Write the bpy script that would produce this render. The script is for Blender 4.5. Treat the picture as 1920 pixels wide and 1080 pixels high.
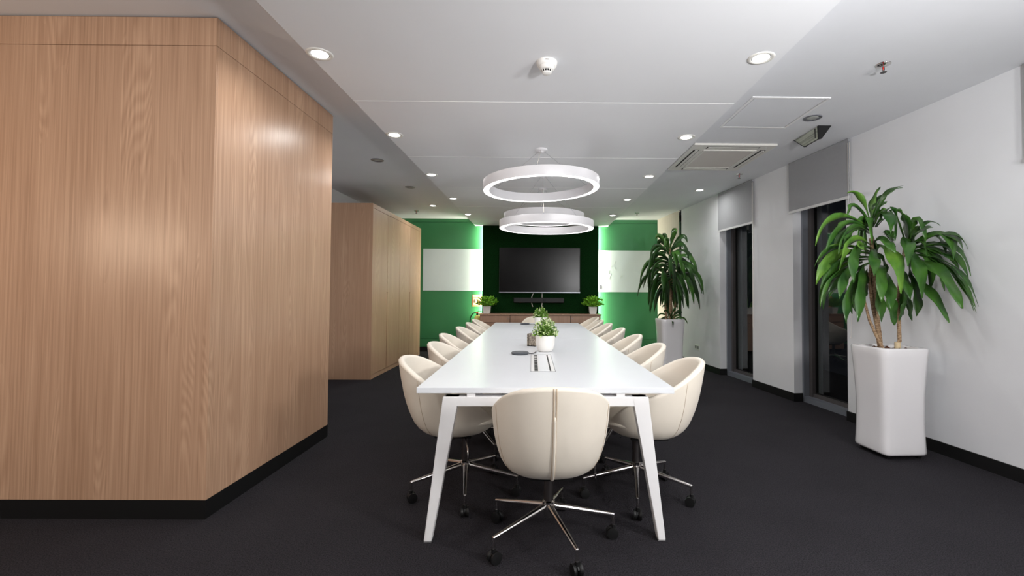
import bpy, bmesh, math, random
from math import sin, cos, pi, radians
from mathutils import Vector, Matrix

for o in list(bpy.data.objects):
    bpy.data.objects.remove(o)
S = bpy.context.scene
COL = S.collection

# ------------------------------------------------------------------ camera
cd = bpy.data.cameras.new('camera'); cam = bpy.data.objects.new('camera', cd); COL.objects.link(cam)
cam.location = (0, 0, 1.22)
F, CX, CY = 869.67, 1017.36, 524.90
cd.sensor_width = 36.0; cd.lens = F / 1920 * 36
cd.shift_x = -(CX - 960) / 1920; cd.shift_y = (CY - 540) / 1920
yaw, pitch, roll = -.0056, .0268, -.0059
m = Matrix.Rotation(yaw, 4, 'Z') @ Matrix.Rotation(pitch, 4, 'X') @ Matrix.Rotation(roll, 4, 'Y')
cam.rotation_euler = (m @ Matrix.Rotation(pi/2, 4, 'X')).to_euler()
cd.clip_start = .05
S.camera = cam

# ------------------------------------------------------------------ world, exposure
w = bpy.data.worlds.new('night'); S.world = w; w.use_nodes = True
w.node_tree.nodes['Background'].inputs[0].default_value = (.010, .011, .014, 1)
w.node_tree.nodes['Background'].inputs[1].default_value = .3
S.view_settings.view_transform = 'Standard'; S.view_settings.look = 'None'
S.view_settings.gamma = 1; S.view_settings.use_curve_mapping = False
S.view_settings.exposure = 0.30

def lamp(name, kind, loc, power, color=(1, 1, 1), size=.1, rot=(0, 0, 0), **kw):
    l = bpy.data.lights.new(name, kind); l.energy = power; l.color = color
    if kind == 'AREA': l.shape = kw.get('shape', 'DISK'); l.size = size
    if kind == 'AREA' and 'size_y' in kw: l.size_y = kw['size_y']
    if kind == 'AREA' and 'spread' in kw: l.spread = kw['spread']
    if kind in ('POINT', 'SPOT'): l.shadow_soft_size = size
    if kind == 'SPOT': l.spot_size = kw.get('angle', 1.5); l.spot_blend = kw.get('blend', .5)
    o = bpy.data.objects.new(name, l); COL.objects.link(o); o.location = loc; o.rotation_euler = rot
    return o
def aim(o, target):
    o.rotation_euler = (Vector(target) - Vector(o.location)).to_track_quat('-Z', 'Y').to_euler()

P_DOWN, P_RING = 4.5, .3
# the photographer's bounce flash, aimed at the ceiling on the window side behind the camera
fl = lamp('bounce_flash', 'SPOT', (1.45, -.1, 1.5), 300, (.985, .985, 1.0), .10, angle=2.5, blend=1)
aim(fl, (1.4, 1.0, 2.7))
fl2 = lamp('back_fill', 'AREA', (1.85, -2.2, 2.2), 34, (1, .98, .955), .9); aim(fl2, (.0, 4, .6))  # unseen area fill, added to lift the near chair back and television edge
fl4 = lamp('left_fill', 'AREA', (-2.9, -1.2, 2.2), 24, (1, .97, .94), .8); aim(fl4, (2.8, 5.2, 1.1))  # fill added out of view on the left to brighten the window wall
fl3 = lamp('side_softbox', 'AREA', (2.45, .35, 1.62), 42, (1, .985, .96), .45); aim(fl3, (-1.2, 3.6, 1.0))
# a warm wall lamp in the left part of the room
wl = lamp('warm_wall_lamp', 'POINT', (-3.45, 1.0, 1.62), 30, (1, .76, .56), .2)

# ------------------------------------------------------------------ materials
def lin(c):
    return tuple(((v/255)/12.92 if v/255 <= .04045 else (((v/255)+.055)/1.055)**2.4) for v in c)
MT = {}
def mat(name, rgb=(200, 200, 200), rough=.5, metal=0, bump=0, bscale=200, var=0, vscale=8, stretch=(1, 1, 1),
        emit=0, spec=.5, coat=0, rgb2=None, trans=0, ior=1.45, sheen=0):
    mm = bpy.data.materials.new(name); mm.use_nodes = True; nt = mm.node_tree; N, L = nt.nodes, nt.links
    b = N['Principled BSDF']; c = lin(rgb)
    b.inputs['Base Color'].default_value = (*c, 1); b.inputs['Roughness'].default_value = rough
    b.inputs['Metallic'].default_value = metal; b.inputs['Specular IOR Level'].default_value = spec
    b.inputs['Coat Weight'].default_value = coat; b.inputs['IOR'].default_value = ior
    b.inputs['Transmission Weight'].default_value = trans; b.inputs['Sheen Weight'].default_value = sheen
    tc = N.new('ShaderNodeTexCoord'); mp = N.new('ShaderNodeMapping'); mp.inputs['Scale'].default_value = stretch
    L.new(tc.outputs['Object'], mp.inputs['Vector'])
    if var or rgb2:
        n = N.new('ShaderNodeTexNoise'); n.inputs['Scale'].default_value = vscale; n.inputs['Detail'].default_value = 4
        L.new(mp.outputs[0], n.inputs['Vector'])
        r = N.new('ShaderNodeValToRGB'); r.color_ramp.elements[0].position = .35; r.color_ramp.elements[1].position = .65
        c2 = lin(rgb2) if rgb2 else tuple(v*(1-var) for v in c)
        r.color_ramp.elements[0].color = (*c2, 1); r.color_ramp.elements[1].color = (*c, 1)
        L.new(n.outputs['Fac'], r.inputs[0]); L.new(r.outputs[0], b.inputs['Base Color'])
    if bump:
        n2 = N.new('ShaderNodeTexNoise'); n2.inputs['Scale'].default_value = bscale; n2.inputs['Detail'].default_value = 3
        L.new(mp.outputs[0], n2.inputs['Vector'])
        bp = N.new('ShaderNodeBump'); bp.inputs['Strength'].default_value = bump; bp.inputs['Distance'].default_value = .002
        L.new(n2.outputs['Fac'], bp.inputs['Height']); L.new(bp.outputs[0], b.inputs['Normal'])
    if emit:
        b.inputs['Emission Color'].default_value = (*c, 1); b.inputs['Emission Strength'].default_value = emit
    MT[name] = mm; return mm

def wood(name, light, dark, rough=.38, fine=1.0, spec=.5):
    """straight vertical larch grain: fine stripes, a slow tone drift and cathedral figure"""
    mm = bpy.data.materials.new(name); mm.use_nodes = True; nt = mm.node_tree; N, L = nt.nodes, nt.links
    b = N['Principled BSDF']; b.inputs['Roughness'].default_value = rough; b.inputs['Specular IOR Level'].default_value = spec
    tc = N.new('ShaderNodeTexCoord')
    def nz(sc, det, dist=0, rough_=.6):
        mp = N.new('ShaderNodeMapping'); mp.inputs['Scale'].default_value = sc
        L.new(tc.outputs['Object'], mp.inputs['Vector'])
        n = N.new('ShaderNodeTexNoise'); n.inputs['Scale'].default_value = 1; n.inputs['Detail'].default_value = det
        n.inputs['Distortion'].default_value = dist; n.inputs['Roughness'].default_value = rough_
        L.new(mp.outputs[0], n.inputs['Vector']); return n
    def mth(op, a, c, v=None):
        q = N.new('ShaderNodeMath'); q.operation = op; q.use_clamp = False
        for i, s in enumerate((a, c)):
            if isinstance(s, (int, float)): q.inputs[i].default_value = s
            else: L.new(s, q.inputs[i])
        return q.outputs[0]
    f1 = nz((85*fine, 85*fine, .9), 3); f2 = nz((260*fine, 260*fine, 3), 2); f3 = nz((7, 7, .5), 2)
    # cathedral figure: contour rings of a stretched noise field
    g = nz((5.5, 5.5, .55), 1, .3)
    ring = mth('SINE', mth('MULTIPLY', g.outputs['Fac'], 150), 0)
    mask = mth('GREATER_THAN', f3.outputs['Fac'], .55)
    a = mth('MULTIPLY', f1.outputs['Fac'], .55)
    a = mth('ADD', a, mth('MULTIPLY', f2.outputs['Fac'], .22))
    a = mth('ADD', a, mth('MULTIPLY', f3.outputs['Fac'], .25))
    a = mth('ADD', a, mth('MULTIPLY', mth('MULTIPLY', ring, mask), .055))
    r = N.new('ShaderNodeValToRGB'); r.color_ramp.elements[0].position = .34; r.color_ramp.elements[1].position = .68
    r.color_ramp.elements[0].color = (*lin(dark), 1); r.color_ramp.elements[1].color = (*lin(light), 1)
    L.new(a, r.inputs[0]); L.new(r.outputs[0], b.inputs['Base Color'])
    bp = N.new('ShaderNodeBump'); bp.inputs['Strength'].default_value = .12; bp.inputs['Distance'].default_value = .001
    L.new(a, bp.inputs['Height']); L.new(bp.outputs[0], b.inputs['Normal'])
    MT[name] = mm; return mm

def carpet():
    mm = bpy.data.materials.new('carpet'); mm.use_nodes = True; nt = mm.node_tree; N, L = nt.nodes, nt.links
    b = N['Principled BSDF']; b.inputs['Roughness'].default_value = .95; b.inputs['Specular IOR Level'].default_value = .12
    tc = N.new('ShaderNodeTexCoord')
    n = N.new('ShaderNodeTexNoise'); n.inputs['Scale'].default_value = 170; n.inputs['Detail'].default_value = 5; n.inputs['Roughness'].default_value = .75
    n3 = N.new('ShaderNodeTexNoise'); n3.inputs['Scale'].default_value = 2.2; n3.inputs['Detail'].default_value = 3
    v = N.new('ShaderNodeTexVoronoi'); v.inputs['Scale'].default_value = 150
    for q in (n, n3, v): L.new(tc.outputs['Object'], q.inputs['Vector'])
    r = N.new('ShaderNodeValToRGB'); e = r.color_ramp.elements
    e[0].position = .34; e[0].color = (*lin((12, 11, 13)), 1); e[1].position = .70; e[1].color = (*lin((76, 73, 79)), 1)
    L.new(n.outputs['Fac'], r.inputs[0])
    mx = N.new('ShaderNodeMixRGB'); mx.blend_type = 'MULTIPLY'; mx.inputs[0].default_value = .35
    L.new(r.outputs[0], mx.inputs[1]); L.new(n3.outputs['Fac'], mx.inputs[2]); L.new(mx.outputs[0], b.inputs['Base Color'])
    ad = N.new('ShaderNodeMath'); ad.operation = 'ADD'; L.new(n.outputs['Fac'], ad.inputs[0]); L.new(v.outputs['Distance'], ad.inputs[1])
    bp = N.new('ShaderNodeBump'); bp.inputs['Strength'].default_value = .9; bp.inputs['Distance'].default_value = .006
    L.new(ad.outputs[0], bp.inputs['Height']); L.new(bp.outputs[0], b.inputs['Normal'])
    MT['carpet'] = mm

carpet()
wood('wood_wall', (202, 166, 138), (160, 124, 98), .34)
wood('wood_cabinet', (198, 162, 134), (168, 131, 104), .45, 1.3)
wood('wood_sideboard', (182, 148, 126), (154, 120, 98), .45, 1.3)
mat('ceiling_paint', (222, 223, 227), .9, var=.02, vscale=3, bump=.08, bscale=90)
mat('raft_panel', (229, 230, 233), .75, var=.015, vscale=2)
mat('joint_white', (250, 250, 250), .5)
mat('wall_paint', (219, 220, 223), .85, var=.03, vscale=2.5, bump=.1, bscale=120)
mat('green_wall', (60, 130, 82), .38, var=.06, vscale=3)
mat('moss_panel', (18, 52, 22), 1.0, bump=.8, bscale=220, rgb2=(10, 34, 14), vscale=60, spec=.05)
mat('black_base', (12, 12, 13), .5, bump=.05)
mat('white_board', (212, 224, 224), .12, var=.015, vscale=6)
mat('board_smudge', (196, 204, 192), .5)
mat('white_metal', (236, 235, 236), .32, var=.01, vscale=20)
mat('table_top', (228, 231, 236), .30, var=.01, vscale=5, bump=.03, bscale=500)
mat('table_edge', (226, 224, 226), .4, var=.02)
mat('leather', (235, 226, 212), .46, var=.03, vscale=7, bump=.12, bscale=650, sheen=.1)
mat('leather_seam', (202, 182, 158), .6, var=.1, vscale=90)
mat('chrome', (226, 222, 220), .12, 1.0, var=.02)
mat('dark_steel', (104, 100, 100), .38, 1.0, var=.05)
mat('black_plastic', (14, 14, 15), .5, bump=.05)
mat('grey_plastic', (74, 78, 84), .45, bump=.05)
mat('pot_gloss', (222, 220, 222), .16, var=.01, vscale=3, coat=.3)
mat('pot_matt', (236, 234, 230), .5, var=.02, vscale=10)
mat('soil', (92, 54, 34), .95, bump=1, bscale=60, rgb2=(48, 28, 18), vscale=70)
mat('bark', (176, 150, 118), .8, bump=.6, bscale=60, rgb2=(112, 84, 62), vscale=55, stretch=(1, 1, 2.5))
mat('cut_wood', (206, 186, 150), .8, var=.1, vscale=60)
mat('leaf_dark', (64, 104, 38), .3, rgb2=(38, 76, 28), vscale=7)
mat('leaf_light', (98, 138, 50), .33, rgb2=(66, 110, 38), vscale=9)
mat('leaf_far', (44, 82, 28), .36, rgb2=(26, 54, 18), vscale=7)
mat('leaf_fern', (140, 196, 48), .45, rgb2=(72, 146, 30), vscale=28)
mat('leaf_mint', (122, 158, 62), .55, rgb2=(72, 122, 36), vscale=60)
mat('leaf_cream', (226, 232, 196), .6, rgb2=(178, 200, 128), vscale=80)
mat('blind_grey', (150, 151, 154), .85, bump=.25, bscale=900, var=.02, vscale=30)
mat('blind_beige', (206, 196, 186), .85, bump=.2, bscale=900, var=.02)
mat('blind_rail', (206, 206, 206), .4, var=.02)
mat('alu', (122, 126, 134), .42, .3, var=.03, vscale=12)
mat('alu_dark', (84, 80, 80), .45, .2, var=.04, vscale=12)
mat('gasket', (14, 14, 14), .6, bump=.05)
mat('glass', (235, 240, 240), .01, trans=1, ior=1.5)
mat('cord_white', (232, 228, 220), .5, var=.02)
mat('lamp_on', (255, 253, 250), .5, emit=9)
mat('ring_on', (255, 252, 248), .5, emit=2.2)
mat('strip_on', (238, 255, 214), .5, emit=34)
mat('lamp_off', (176, 178, 174), .25, var=.05, vscale=60)
mat('ring_shell', (222, 221, 224), .38, var=.01)
mat('ac_white', (222, 220, 214), .5, var=.02)
mat('ac_grille', (212, 206, 200), .6, bump=.3, bscale=400)
mat('dark_slot', (28, 28, 28), .7, bump=.05)
mat('grey_gap', (132, 132, 134), .7, var=.03)
mat('red_bulb', (214, 40, 22), .2, var=.05)
mat('lens', (176, 180, 166), .22, bump=1.0, bscale=160, stretch=(1, .05, 1), rgb2=(128, 134, 122), vscale=50)
mat('screen', (6, 6, 8), .22, spec=.32, bump=.01)
mat('silver', (150, 152, 160), .3, .8, var=.02)
mat('sign_orange', (228, 138, 92), .6, var=.03)
mat('sign_cream', (250, 238, 206), .6, var=.03)
mat('extinguisher', (236, 226, 130), .35, var=.04)
mat('socket', (214, 218, 208), .4, var=.02)
mat('copper_slot', (142, 98, 70), .5, var=.05)
mat('pattern_card', (196, 184, 168), .6, rgb2=(52, 42, 36), vscale=190)

# ------------------------------------------------------------------ helpers
def link(o, parent=None, loc=None, rz=None):
    COL.objects.link(o)
    if parent is not None: o.parent = parent
    if loc is not None: o.location = loc
    if rz is not None: o.rotation_euler = (0, 0, rz)
    return o
def obj(name, bm, mt, parent=None, loc=None, rz=None, smooth=False, auto=None):
    me = bpy.data.meshes.new(name)
    bmesh.ops.recalc_face_normals(bm, faces=bm.faces[:])
    bm.to_mesh(me); bm.free()
    me.materials.append(MT[mt] if isinstance(mt, str) else mt)
    if smooth:
        for p in me.polygons: p.use_smooth = True
    o = bpy.data.objects.new(name, me)
    if auto is not None:
        me.set_sharp_from_angle(angle=radians(auto))
    return link(o, parent, loc, rz)
def tag(o, label=None, cat=None, group=None, kind=None):
    if label: o['label'] = label
    if cat: o['category'] = cat
    if group: o['group'] = group
    if kind: o['kind'] = kind
    return o
def thing(name, label, cat, loc=(0, 0, 0), rz=0, group=None):
    o = bpy.data.objects.new(name, None); COL.objects.link(o); o.location = loc; o.rotation_euler = (0, 0, rz)
    o.empty_display_size = .1
    return tag(o, label, cat, group)
def struct(name, bm, mt, loc=None, rz=None, **k):
    return tag(obj(name, bm, mt, None, loc, rz, **k), kind='structure')
def copytree(o, parent=None):
    c = o.copy(); COL.objects.link(c); c.parent = parent
    for ch in o.children: copytree(ch, c)
    return c
def B():
    return bmesh.new()
def box(bm, x0, x1, y0, y1, z0, z1, bev=0):
    r = bmesh.ops.create_cube(bm, size=1)
    for v in r['verts']:
        v.co = Vector(((x0+x1)/2 + v.co.x*(x1-x0), (y0+y1)/2 + v.co.y*(y1-y0), (z0+z1)/2 + v.co.z*(z1-z0)))
    if bev:
        es = list({e for v in r['verts'] for e in v.link_edges})
        bmesh.ops.bevel(bm, geom=es, offset=bev, segments=2, profile=.5, affect='EDGES')
    return bm
def bx(*a, **k):
    return box(B(), *a, **k)
def lathe(bm, prof, seg=24, c=(0, 0), rot=None):
    """prof: list of (r, z), closed onto the axis where r==0"""
    rings = []
    for r, z in prof:
        if r < 1e-6: rings.append([bm.verts.new((c[0], c[1], z))])
        else: rings.append([bm.verts.new((c[0]+r*cos(2*pi*i/seg), c[1]+r*sin(2*pi*i/seg), z)) for i in range(seg)])
    for a, b in zip(rings, rings[1:]):
        for i in range(seg):
            j = (i+1) % seg
            if len(a) == 1 and len(b) == 1: continue
            if len(a) == 1: bm.faces.new((a[0], b[i], b[j]))
            elif len(b) == 1: bm.faces.new((a[i], b[0], a[j]))
            else: bm.faces.new((a[i], b[i], b[j], a[j]))
    return bm
def tube(bm, pts, rad, seg=8, caps=True):
    pts = [Vector(p) for p in pts]; n = len(pts)
    rad = [rad]*n if isinstance(rad, (int, float)) else rad
    rings = []; up = None
    for i, p in enumerate(pts):
        t = (pts[min(i+1, n-1)] - pts[max(i-1, 0)]).normalized()
        if up is None: up = Vector((0, 0, 1)) if abs(t.z) < .9 else Vector((1, 0, 0))
        s = t.cross(up).normalized(); u = s.cross(t).normalized(); up = u
        rings.append([bm.verts.new(p + (s*cos(2*pi*k/seg) + u*sin(2*pi*k/seg))*rad[i]) for k in range(seg)])
    for a, b in zip(rings, rings[1:]):
        for k in range(seg): bm.faces.new((a[k], a[(k+1) % seg], b[(k+1) % seg], b[k]))
    if caps: bm.faces.new(rings[0][::-1]); bm.faces.new(rings[-1])
    return bm
def prism(bm, poly, axis, a, b):
    """extrude a 2-D polygon along an axis; poly coords are the two other axes in order"""
    def P(u, v, w):
        return (w, u, v) if axis == 'x' else (u, w, v) if axis == 'y' else (u, v, w)
    A = [bm.verts.new(P(u, v, a)) for u, v in poly]; Bv = [bm.verts.new(P(u, v, b)) for u, v in poly]
    n = len(poly)
    for i in range(n): bm.faces.new((A[i], A[(i+1) % n], Bv[(i+1) % n], Bv[i]))
    bm.faces.new(A[::-1]); bm.faces.new(Bv)
    return bm
def interp(tab, x):
    h = .055*(tab[-1][0]-tab[0][0])
    return sum(lerp(tab, x + h*k/6) for k in range(-6, 7))/13
def lerp(tab, x):
    if x <= tab[0][0]: return tab[0][1]
    for (a, va), (b, vb) in zip(tab, tab[1:]):
        if x <= b: return va + (vb-va)*(x-a)/(b-a)
    return tab[-1][1]

# ------------------------------------------------------------------ room shell
HC, HR = 2.7254, 2.578            # side ceiling, dropped raft
YW = 9.53                          # green end wall
WA, WB = 3.4802, -.1111            # window wall: x = WA + WB*y
WR = math.atan(.1111)              # its turn about z
SL = math.sqrt(1+.1111**2)
def W(y): return WA + WB*y
struct('floor', bx(-5.6, 4.6, -4.2, 9.9, -.12, 0), 'carpet')
struct('ceiling', bx(-5.6, 4.6, -4.2, 9.9, HC, HC+.15), 'ceiling_paint')
struct('wall_back', bx(-3.3, 2.9, YW, YW+.15, 0, HC), 'green_wall')
struct('wall_left', bx(-3.20, -3.054, 3.94, YW, 0, HC), 'wall_paint')
struct('wall_left_near', bx(-5.6, -5.45, -4.2, 2.6, 0, HC), 'wall_paint')
struct('wall_front', bx(-5.6, 4.6, -4.2, -4.05, 0, HC), 'wall_paint')
# raft: core + panels with pale joint strips
raft = struct('ceiling_raft', bx(-1.338, 1.385, -3.6, YW-.012, HR+.012, HC), 'ceiling_paint')
js = [-3.6, -2.22, -.85, .53, 1.905, 3.281, 4.640, 5.99, 7.36, 8.73, YW-.012]
for a, b in zip(js, js[1:]):
    obj('ceiling_panel', bx(-1.338, 1.385, a+.003, b-.003, HR, HR+.0125, bev=.001), 'raft_panel', raft)
for a in js[1:-1]:
    obj('joint_strip', bx(-1.336, 1.383, a-.0028, a+.0028, HR-.0012, HR+.011), 'joint_white', raft)

# end wall: grooves as separate lacquered boards on the wall
wb_ = bpy.data.objects['wall_back']
for x0, x1 in ((-3.05, -1.0), (1.0, 2.42)):
    for z0, z1 in ((.10, .260), (.268, 2.645), (2.655, HC)):
        obj('wall_board', bx(x0, x1, YW-.010, YW, z0, z1, bev=.001), 'green_wall', wb_)
struct('baseboard_back', bx(-3.05, 2.42, YW-.022, YW-.0102, 0, .093), 'black_base')
# moss feature panel with light strips behind its edges
PX0, PX1, PY = -1.172, 1.190, 9.43
fp = thing('feature_panel', 'dark green mossy wall panel behind the television, lit strips along both sides', 'wall panel', (0, PY, 0))
obj('face', bx(PX0, PX1, 0, .022, 0, HR+.01, bev=.003), 'moss_panel', fp)
obj('frame', bx(PX0+.05, PX1-.05, .022, .10, 0, HR+.01), 'moss_panel', fp)
for x0, x1 in ((PX0+.030, PX0+.0495), (PX1-.0495, PX1-.030)):
    obj('light_strip', bx(x0, x1, .024, .05, .02, HR), 'strip_on', fp)
for s, x in ((-1, PX0+.02), (1, PX1-.02)):
    l = lamp('light_strip_glow', 'AREA', (x, PY+.03, 1.3), 30, (1, .96, .80), .03, shape='RECTANGLE', size_y=2.5)
    l.data.size = .03; l.rotation_euler = (0, radians(-90*s), 0)
    l.data.shape = 'RECTANGLE'; l.data.size = 2.5; l.data.size_y = .03

# wood-clad block on the left
BX, BY0, BY1 = -1.778, 2.517, 3.94
blk = struct('wall_block', bx(-5.5, BX-.012, BY0+.012, BY1-.012, 0, HC), 'black_base')
zj = 2.56
for z0, z1 in ((.10, zj-.0015), (zj+.0015, HC-.008)):
    obj('wood_panel', bx(-5.5, BX-.0005, BY0, BY0+.012, z0, z1, bev=.0008), 'wood_wall', blk)
    obj('wood_panel', bx(BX-.012, BX, BY0+.0125, BY1-.012, z0, z1, bev=.0008), 'wood_wall', blk)
    obj('wood_panel', bx(-3.2, BX-.0005, BY1-.012, BY1, z0, z1, bev=.0008), 'wood_wall', blk)
struct('baseboard_block', bx(-5.5, BX+.001, BY0-.001, BY1+.001, 0, .0995), 'black_base')

# window wall, built in its own frame: local y along the wall, local x outward
WL, WZ = (WA, 0, 0), WR
ops = [(2.02, 2.93), (4.49, 5.28), (6.10, 6.96), (8.35, 9.47)]
ops = [(a*SL, b*SL) for a, b in ops]
segs = [(-4.3, ops[0][0])] + [(ops[i][1], ops[i+1][0]) for i in range(3)] + [(ops[3][1], 9.9)]
bmw = B()
for a, b in segs: box(bmw, 0, .36, a, b, 0, HC)
struct('wall_right', bmw, 'wall_paint', WL, WZ)
bmw = B()
for a, b in segs:
    box(bmw, -.010, 0, a-.010, b+.010, 0, .093)
    if a > 0: box(bmw, 0, .10, a-.010, a, 0, .093)
    box(bmw, 0, .10, b, b+.010, 0, .093)
struct('baseboard_right', bmw, 'black_base', WL, WZ)
for i, (a, b) in enumerate(ops):
    wn = tag(bpy.data.objects.new('window_%d' % (i+1), None), kind='structure'); link(wn, None, WL, WZ)
    f = B()
    box(f, .10, .25, a, a+.028, 0, HC); box(f, .10, .25, b-.028, b, 0, HC); box(f, .10, .25, a, b, 0, .062); box(f, .10, .25, a, b, HC-.05, HC)
    obj('window_frame', f, 'alu', wn)
    f = B(); a2, b2 = a+.028, b-.028
    box(f, .165, .245, a2, a2+.05, .062, HC-.05); box(f, .165, .245, b2-.05, b2, .062, HC-.05)
    box(f, .175, .245, a2, b2, .062, .10); box(f, .175, .245, a2, b2, HC-.1, HC-.05)
    obj('sash', f, 'alu_dark', wn)
    f = B(); a3, b3 = a2+.05, b2-.05
    box(f, .205, .235, a3, a3+.008, .10, HC-.1); box(f, .205, .235, b3-.008, b3, .10, HC-.1); box(f, .205, .235, a3, b3, .10, .108)
    obj('gasket', f, 'gasket', wn)
    obj('pane', bx(.216, .224, a3, b3, .10, HC-.1), 'glass', wn)
def blind(a, b, zb, mt, label, cordz=None):
    a, b = a*SL, b*SL
    t = thing('roller_blind', label, 'blind', WL, WZ, 'roller blinds on the window wall')
    obj('fabric', bx(-.030, -.0285, a+.035, b-.006, zb, HC-.002), mt, t)
    obj('bottom_rail', bx(-.036, -.022, a+.03, b, zb-.028, zb, bev=.003), 'blind_rail', t)
    obj('tube', tube(B(), [(-.018, a+.036, HC-.016), (-.018, b-.01, HC-.016)], .0145, 12), mt, t, smooth=True, auto=40)
    if cordz:
        for dy in (.008, .026):
            pass
        obj('pull_cord', tube(B(), [(-.034, a+.012, HC-.05), (-.034, a+.012, cordz+.02), (-.034, a+.018, cordz+.004), (-.034, a+.026, cordz), (-.034, a+.032, cordz+.02), (-.034, a+.034, HC-.05)], .0022, 6), 'cord_white', t, smooth=True)
    return t
blind(4.385, 5.31, 2.165, 'blind_grey', 'grey roller blind over the window behind the large near potted plant', .80)
blind(6.01, 6.955, 2.165, 'blind_grey', 'grey roller blind over the second window, between the two tall plants', .775)
blind(8.345, 9.46, .20, 'blind_beige', 'beige full length roller blind in the far corner behind the far plant', None)
blind(2.05, 2.955, 2.10, 'blind_grey', 'grey roller blind at the right edge, only its side visible', None)
t = thing('wall_socket', 'white double wall socket low on the window wall beside far plant', 'socket', WL, WZ)
obj('plate', bx(-.010, 0, 7.64*SL, 7.80*SL, .285, .365, bev=.002), 'socket', t)
for y in (7.68, 7.76): obj('outlet', bx(-.0112, -.008, (y-.026)*SL, (y+.026)*SL, .302, .348, bev=.004), 'grey_gap', t)

# ------------------------------------------------------------------ wardrobe
CXF, CY0, CY1, CH = -2.329, 6.446, 9.05, 2.45
t = thing('wardrobe', 'tall light wood wardrobe with full height doors beside the green wall', 'wardrobe', (CXF, CY0, 0))
D = CY1-CY0
obj('side_panel', bx(-.70, 0, 0, .03, 0, CH, bev=.001), 'wood_cabinet', t)
obj('side_panel', bx(-.70, 0, D-.12, D, 0, CH, bev=.001), 'wood_cabinet', t)
obj('top_panel', bx(-.70, 0, .0302, D-.1202, CH-.062, CH, bev=.001), 'wood_cabinet', t)
obj('back_panel', bx(-.70, -.68, .0302, D-.1202, .0, CH-.063), 'wood_cabinet', t)
obj('plinth', bx(-.69, -.008, .0302, D-.1202, 0, .062), 'wood_cabinet', t)
w_ = (D-.12-.03)/4
for k in range(4):
    y0 = .03 + k*w_; slot0 = y0 + w_ if k in (0, 2) else None
    a, b = y0+.0045, y0+w_-.0045
    d = obj('door', bx(-.022, -.001, a, b, .066, CH-.066, bev=.0012), 'wood_cabinet', t)
    if k in (0, 2):
        obj('pull', bx(-.010, .0025, b-.002, b+.008, .07, 1.20, bev=.001), 'copper_slot', d)
        obj('pull_cap', bx(-.002, .006, b-.016, b+.018, 1.195, 1.210, bev=.001), 'copper_slot', d)

# ------------------------------------------------------------------ table
TZ = .75; TR = .0166; TN = 2.30; TLEN = 4.90; TWD = 1.272
table = thing('conference_table', 'long white conference table with slanted white metal legs', 'table', (.034, TN, 0), TR)
hw = TWD/2; sm = 2.46
for a, b in ((0, sm-.001), (sm+.001, TLEN)):
    obj('tabletop', bx(-hw, hw, a, b, TZ-.028, TZ, bev=.0015), 'table_top', table)
def legframe(y, w=.055):
    fr = B(); zt = TZ-.044; zb = zt-.048
    box(fr, -.50, .50, y, y+w, zb, zt, bev=.003)
    f = obj('leg_frame', fr, 'white_metal', table)
    for s in (-1, 1):
        lg = B()
        prism(lg, [(s*.507, zt), (s*.428, zt), (s*.440, zb-.01), (s*.556, .006), (s*.592, .006)], 'y', y-.001, y+w+.001)
        bmesh.ops.bevel(lg, geom=lg.edges[:], offset=.003, segments=2, affect='EDGES')
        obj('leg', lg, 'white_metal', table)
        obj('foot', bx(s*.574-.018, s*.574+.018, y+.004, y+w-.004, 0, .0065), 'grey_gap', table)
        for xx in (s*.37,):
            obj('spacer', bx(xx-.02, xx+.02, y+.004, y+w-.004, zt-.001, TZ-.0275), 'white_metal', table)
for y in (.0, sm-.03, TLEN-.09): legframe(y)
for s in (-1, 1): obj('side_rail', bx(s*.36-.02, s*.36+.02, .09, TLEN-.09, TZ-.09, TZ-.046, bev=.002), 'white_metal', table)
# power box let into the top
pb = obj('power_box', bx(-.078, .069, .464, 1.215, TZ-.001, TZ+.0015, bev=.0006), 'white_metal', table)
tag(pb, 'flush white power box with two dark slots')
obj('lid', bx(-.028, .030, .475, 1.203, TZ+.0005, TZ+.0030, bev=.0006), 'table_top', pb)
sl = obj('slot', bx(-.056, -.034, .48, 1.19, TZ+.0010, TZ+.0020), 'dark_slot', pb)
obj('slot', bx(.036, .045, .48, 1.19, TZ+.0010, TZ+.0020), 'dark_slot', pb)
obj('rim', bx(-.0795, -.0765, .4625, 1.2165, TZ-.001, TZ+.0018), 'grey_gap', pb); obj('rim', bx(.0675, .0705, .4625, 1.2165, TZ-.001, TZ+.0018), 'grey_gap', pb)
obj('rim', bx(-.0765, .0675, .4610, .4640, TZ-.001, TZ+.0018), 'grey_gap', pb); obj('rim', bx(-.0765, .0675, 1.2150, 1.2180, TZ-.001, TZ+.0018), 'grey_gap', pb)
for q in (.56, .70, .84, .93, 1.02, 1.10): obj('socket_insert', bx(-.054, -.037, q, q+.03, TZ+.0018, TZ+.0026), 'grey_plastic' if q < .9 else 'blind_rail', pb)

# ------------------------------------------------------------------ chairs
RIM = [(-60, .76), (-40, .800), (-20, .824), (0, .828), (18, .822), (34, .804), (50, .764), (66, .712), (82, .674), (98, .650), (116, .625), (134, .572), (151, .49), (165, .458), (180, .450)]
QZ = [(.370, .0), (.371, .46), (.378, .58), (.392, .67), (.415, .755), (.450, .825), (.50, .885), (.56, .93), (.63, .962), (.72, .985), (.83, 1.0)]
def rplan(phi, a=.287, bb=.322, bf=.335, n=2.2):
    s, c = abs(sin(phi)), cos(phi); b = bb if c > 0 else bf
    return ((s/a)**n + (abs(c)/b)**n)**(-1/n)
def shell_pt(phi, q, z):
    r = rplan(phi)*q*(1 + .045*max(0, -cos(phi)*abs(sin(phi))*2)*min(1, max(0, (z-.42)/.2)))
    return Vector((r*sin(phi), -.08 - r*cos(phi) + .050*max(0, cos(phi))*max(0, 1-(z-.37)/.42), z))
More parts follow.
